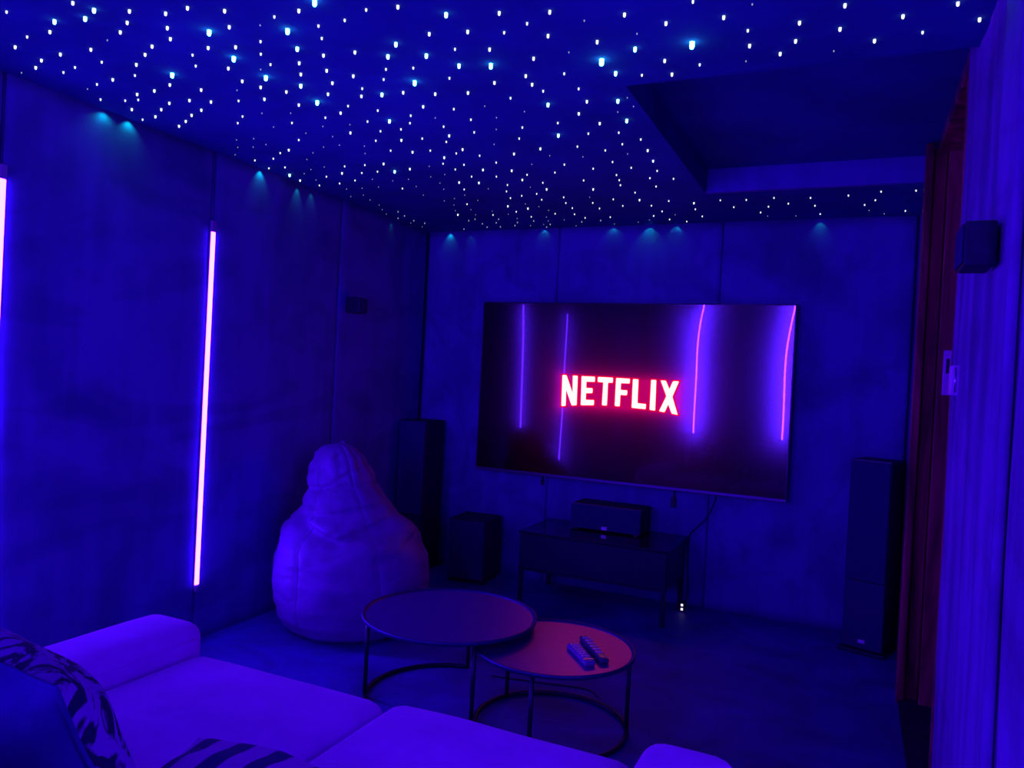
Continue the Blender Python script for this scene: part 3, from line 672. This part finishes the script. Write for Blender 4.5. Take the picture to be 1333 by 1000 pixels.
def bead(bm, c, r, k=8):
    hgt = r*3.0
    lathe_pts = [(r, 0.0), (r, -hgt+r), (r*0.72, -hgt+r*0.3), (0, -hgt)]
    rings = []
    for (q, z) in lathe_pts[:-1]:
        rings.append([bm.verts.new((c[0]+q*math.cos(2*PI*i/k), c[1]+q*math.sin(2*PI*i/k), c[2]+z)) for i in range(k)])
    tip = bm.verts.new((c[0], c[1], c[2]-hgt))
    for A, B_ in zip(rings, rings[1:]):
        for i in range(k): bm.faces.new((A[i], A[(i+1) % k], B_[(i+1) % k], B_[i]))
    for i in range(k): bm.faces.new((rings[-1][i], rings[-1][(i+1) % k], tip))
stars = []
for (ox, oy, s, L_) in (S1, S2, S3, S4, S5, S6, S7, S8, S9):
    for (x, y, c) in L_:
        p = on_z(ox+x/s, oy+y/s, H)
        if p.x < XL+0.012 or p.y > YB-0.012 or p.x > XR-0.012: 
            p.x = max(XL+0.012, min(XR-0.012, p.x)); p.y = min(YB-0.012, p.y)
        if RX0-0.008 < p.x and RY0-0.008 < p.y < RY1+0.008: continue
        stars.append((RADI[c]/p.length, c, p))
stars.sort(key=lambda q: -q[0])
protos = []
for c in range(6):
    bm = bmesh.new(); bead(bm, (0, 0, 0), RADI[c]); bmesh.ops.recalc_face_normals(bm, faces=bm.faces)
    me = bpy.data.meshes.new('star_point'); bm.to_mesh(me); bm.free(); me.materials.append(EMI[c]); protos.append(me)
for i, (_, c, p) in enumerate(stars[:300]):
    o = bpy.data.objects.new('star_point', protos[c]); COL.objects.link(o); o.parent = ceiling; o.location = p
bm = bmesh.new()
for (_, c, p) in stars[300:]: bead(bm, p, RADI[c], 6)
n_faint = len(bm.faces)
rnd = random.Random(5); extra = []
while len(extra) < 190:                       # the star field goes on over the part of the ceiling outside the frame
    q = Vector((rnd.uniform(XL+0.05, XR-0.05), rnd.uniform(YF+0.05, 2.3), H)); d = q-CAM; zc = d.dot(fw)
    if zc > 0.1 and 500-F*d.dot(up)/zc > -12 and -12 < 666.5+F*d.dot(rt)/zc < 1345: continue
    if any((q-e).length < 0.08 for e in extra): continue
    extra.append(q); bead(bm, q, RADI[rnd.choice((1, 1, 2))], 6)
rest = from_bm('faint_star_points', bm, EMI[0], ceiling)
rest.data.materials.append(EMI[1])
for i, pl in enumerate(rest.data.polygons): pl.material_index = 0 if i < n_faint else 1
rest['kind'] = 'stuff'
# fibre ends beside the walls that throw a fan of cyan light down the fabric
def fan(u, v, wall, power, spread=70, aim=0.35):
    if wall == 'L':
        d = ray(u, v); p = CAM + d*((XL+0.02)/d.x); q = Vector((XL, p.y, H-aim*0.6)); p.x = XL+0.02
    elif wall == 'B':
        p = on_y(u, v, YB-0.02); q = Vector((p.x, YB, H-aim*0.6))
    else:
        d = ray(u, v); p = CAM + d*((XR-0.035)/d.x); q = Vector((XR, p.y, H-aim))
    p.z = H-0.005
    ld = bpy.data.lights.new('fibre_end', 'SPOT'); ld.energy = power; ld.color = (0.0, 1.0, 0.25)
    ld.spot_size = math.radians(spread); ld.spot_blend = 0.9; ld.shadow_soft_size = 0.003
    lo = bpy.data.objects.new('fibre_end', ld); COL.objects.link(lo); lo.location = p
    lo.rotation_euler = (q-p).to_track_quat('-Z', 'Y').to_euler()
for a in ((172,158,'L',0.42,110,.10),(140,146,'L',0.35,140,.5),(343,220,'L',0.30,90,.08),(391,245,'L',0.30,60,.2),(409,252,'L',0.12,60,.2),(513,292,'L',0.06,60,.2),(585,301,'B',0.22,90,.1),(612,301,'B',0.06,70,.3),(708,297,'B',0.06,110,.1),(798,295,'B',0.07,120,.12),(845,294,'B',0.34,110,.5),(880,293,'B',0.12,110,.3),(1068,287,'B',0.12,90,.3),(1290,25,'R',0.2,80,.2)):
    fan(a[0], a[1], a[2], a[3]*1.5, a[4], a[5])
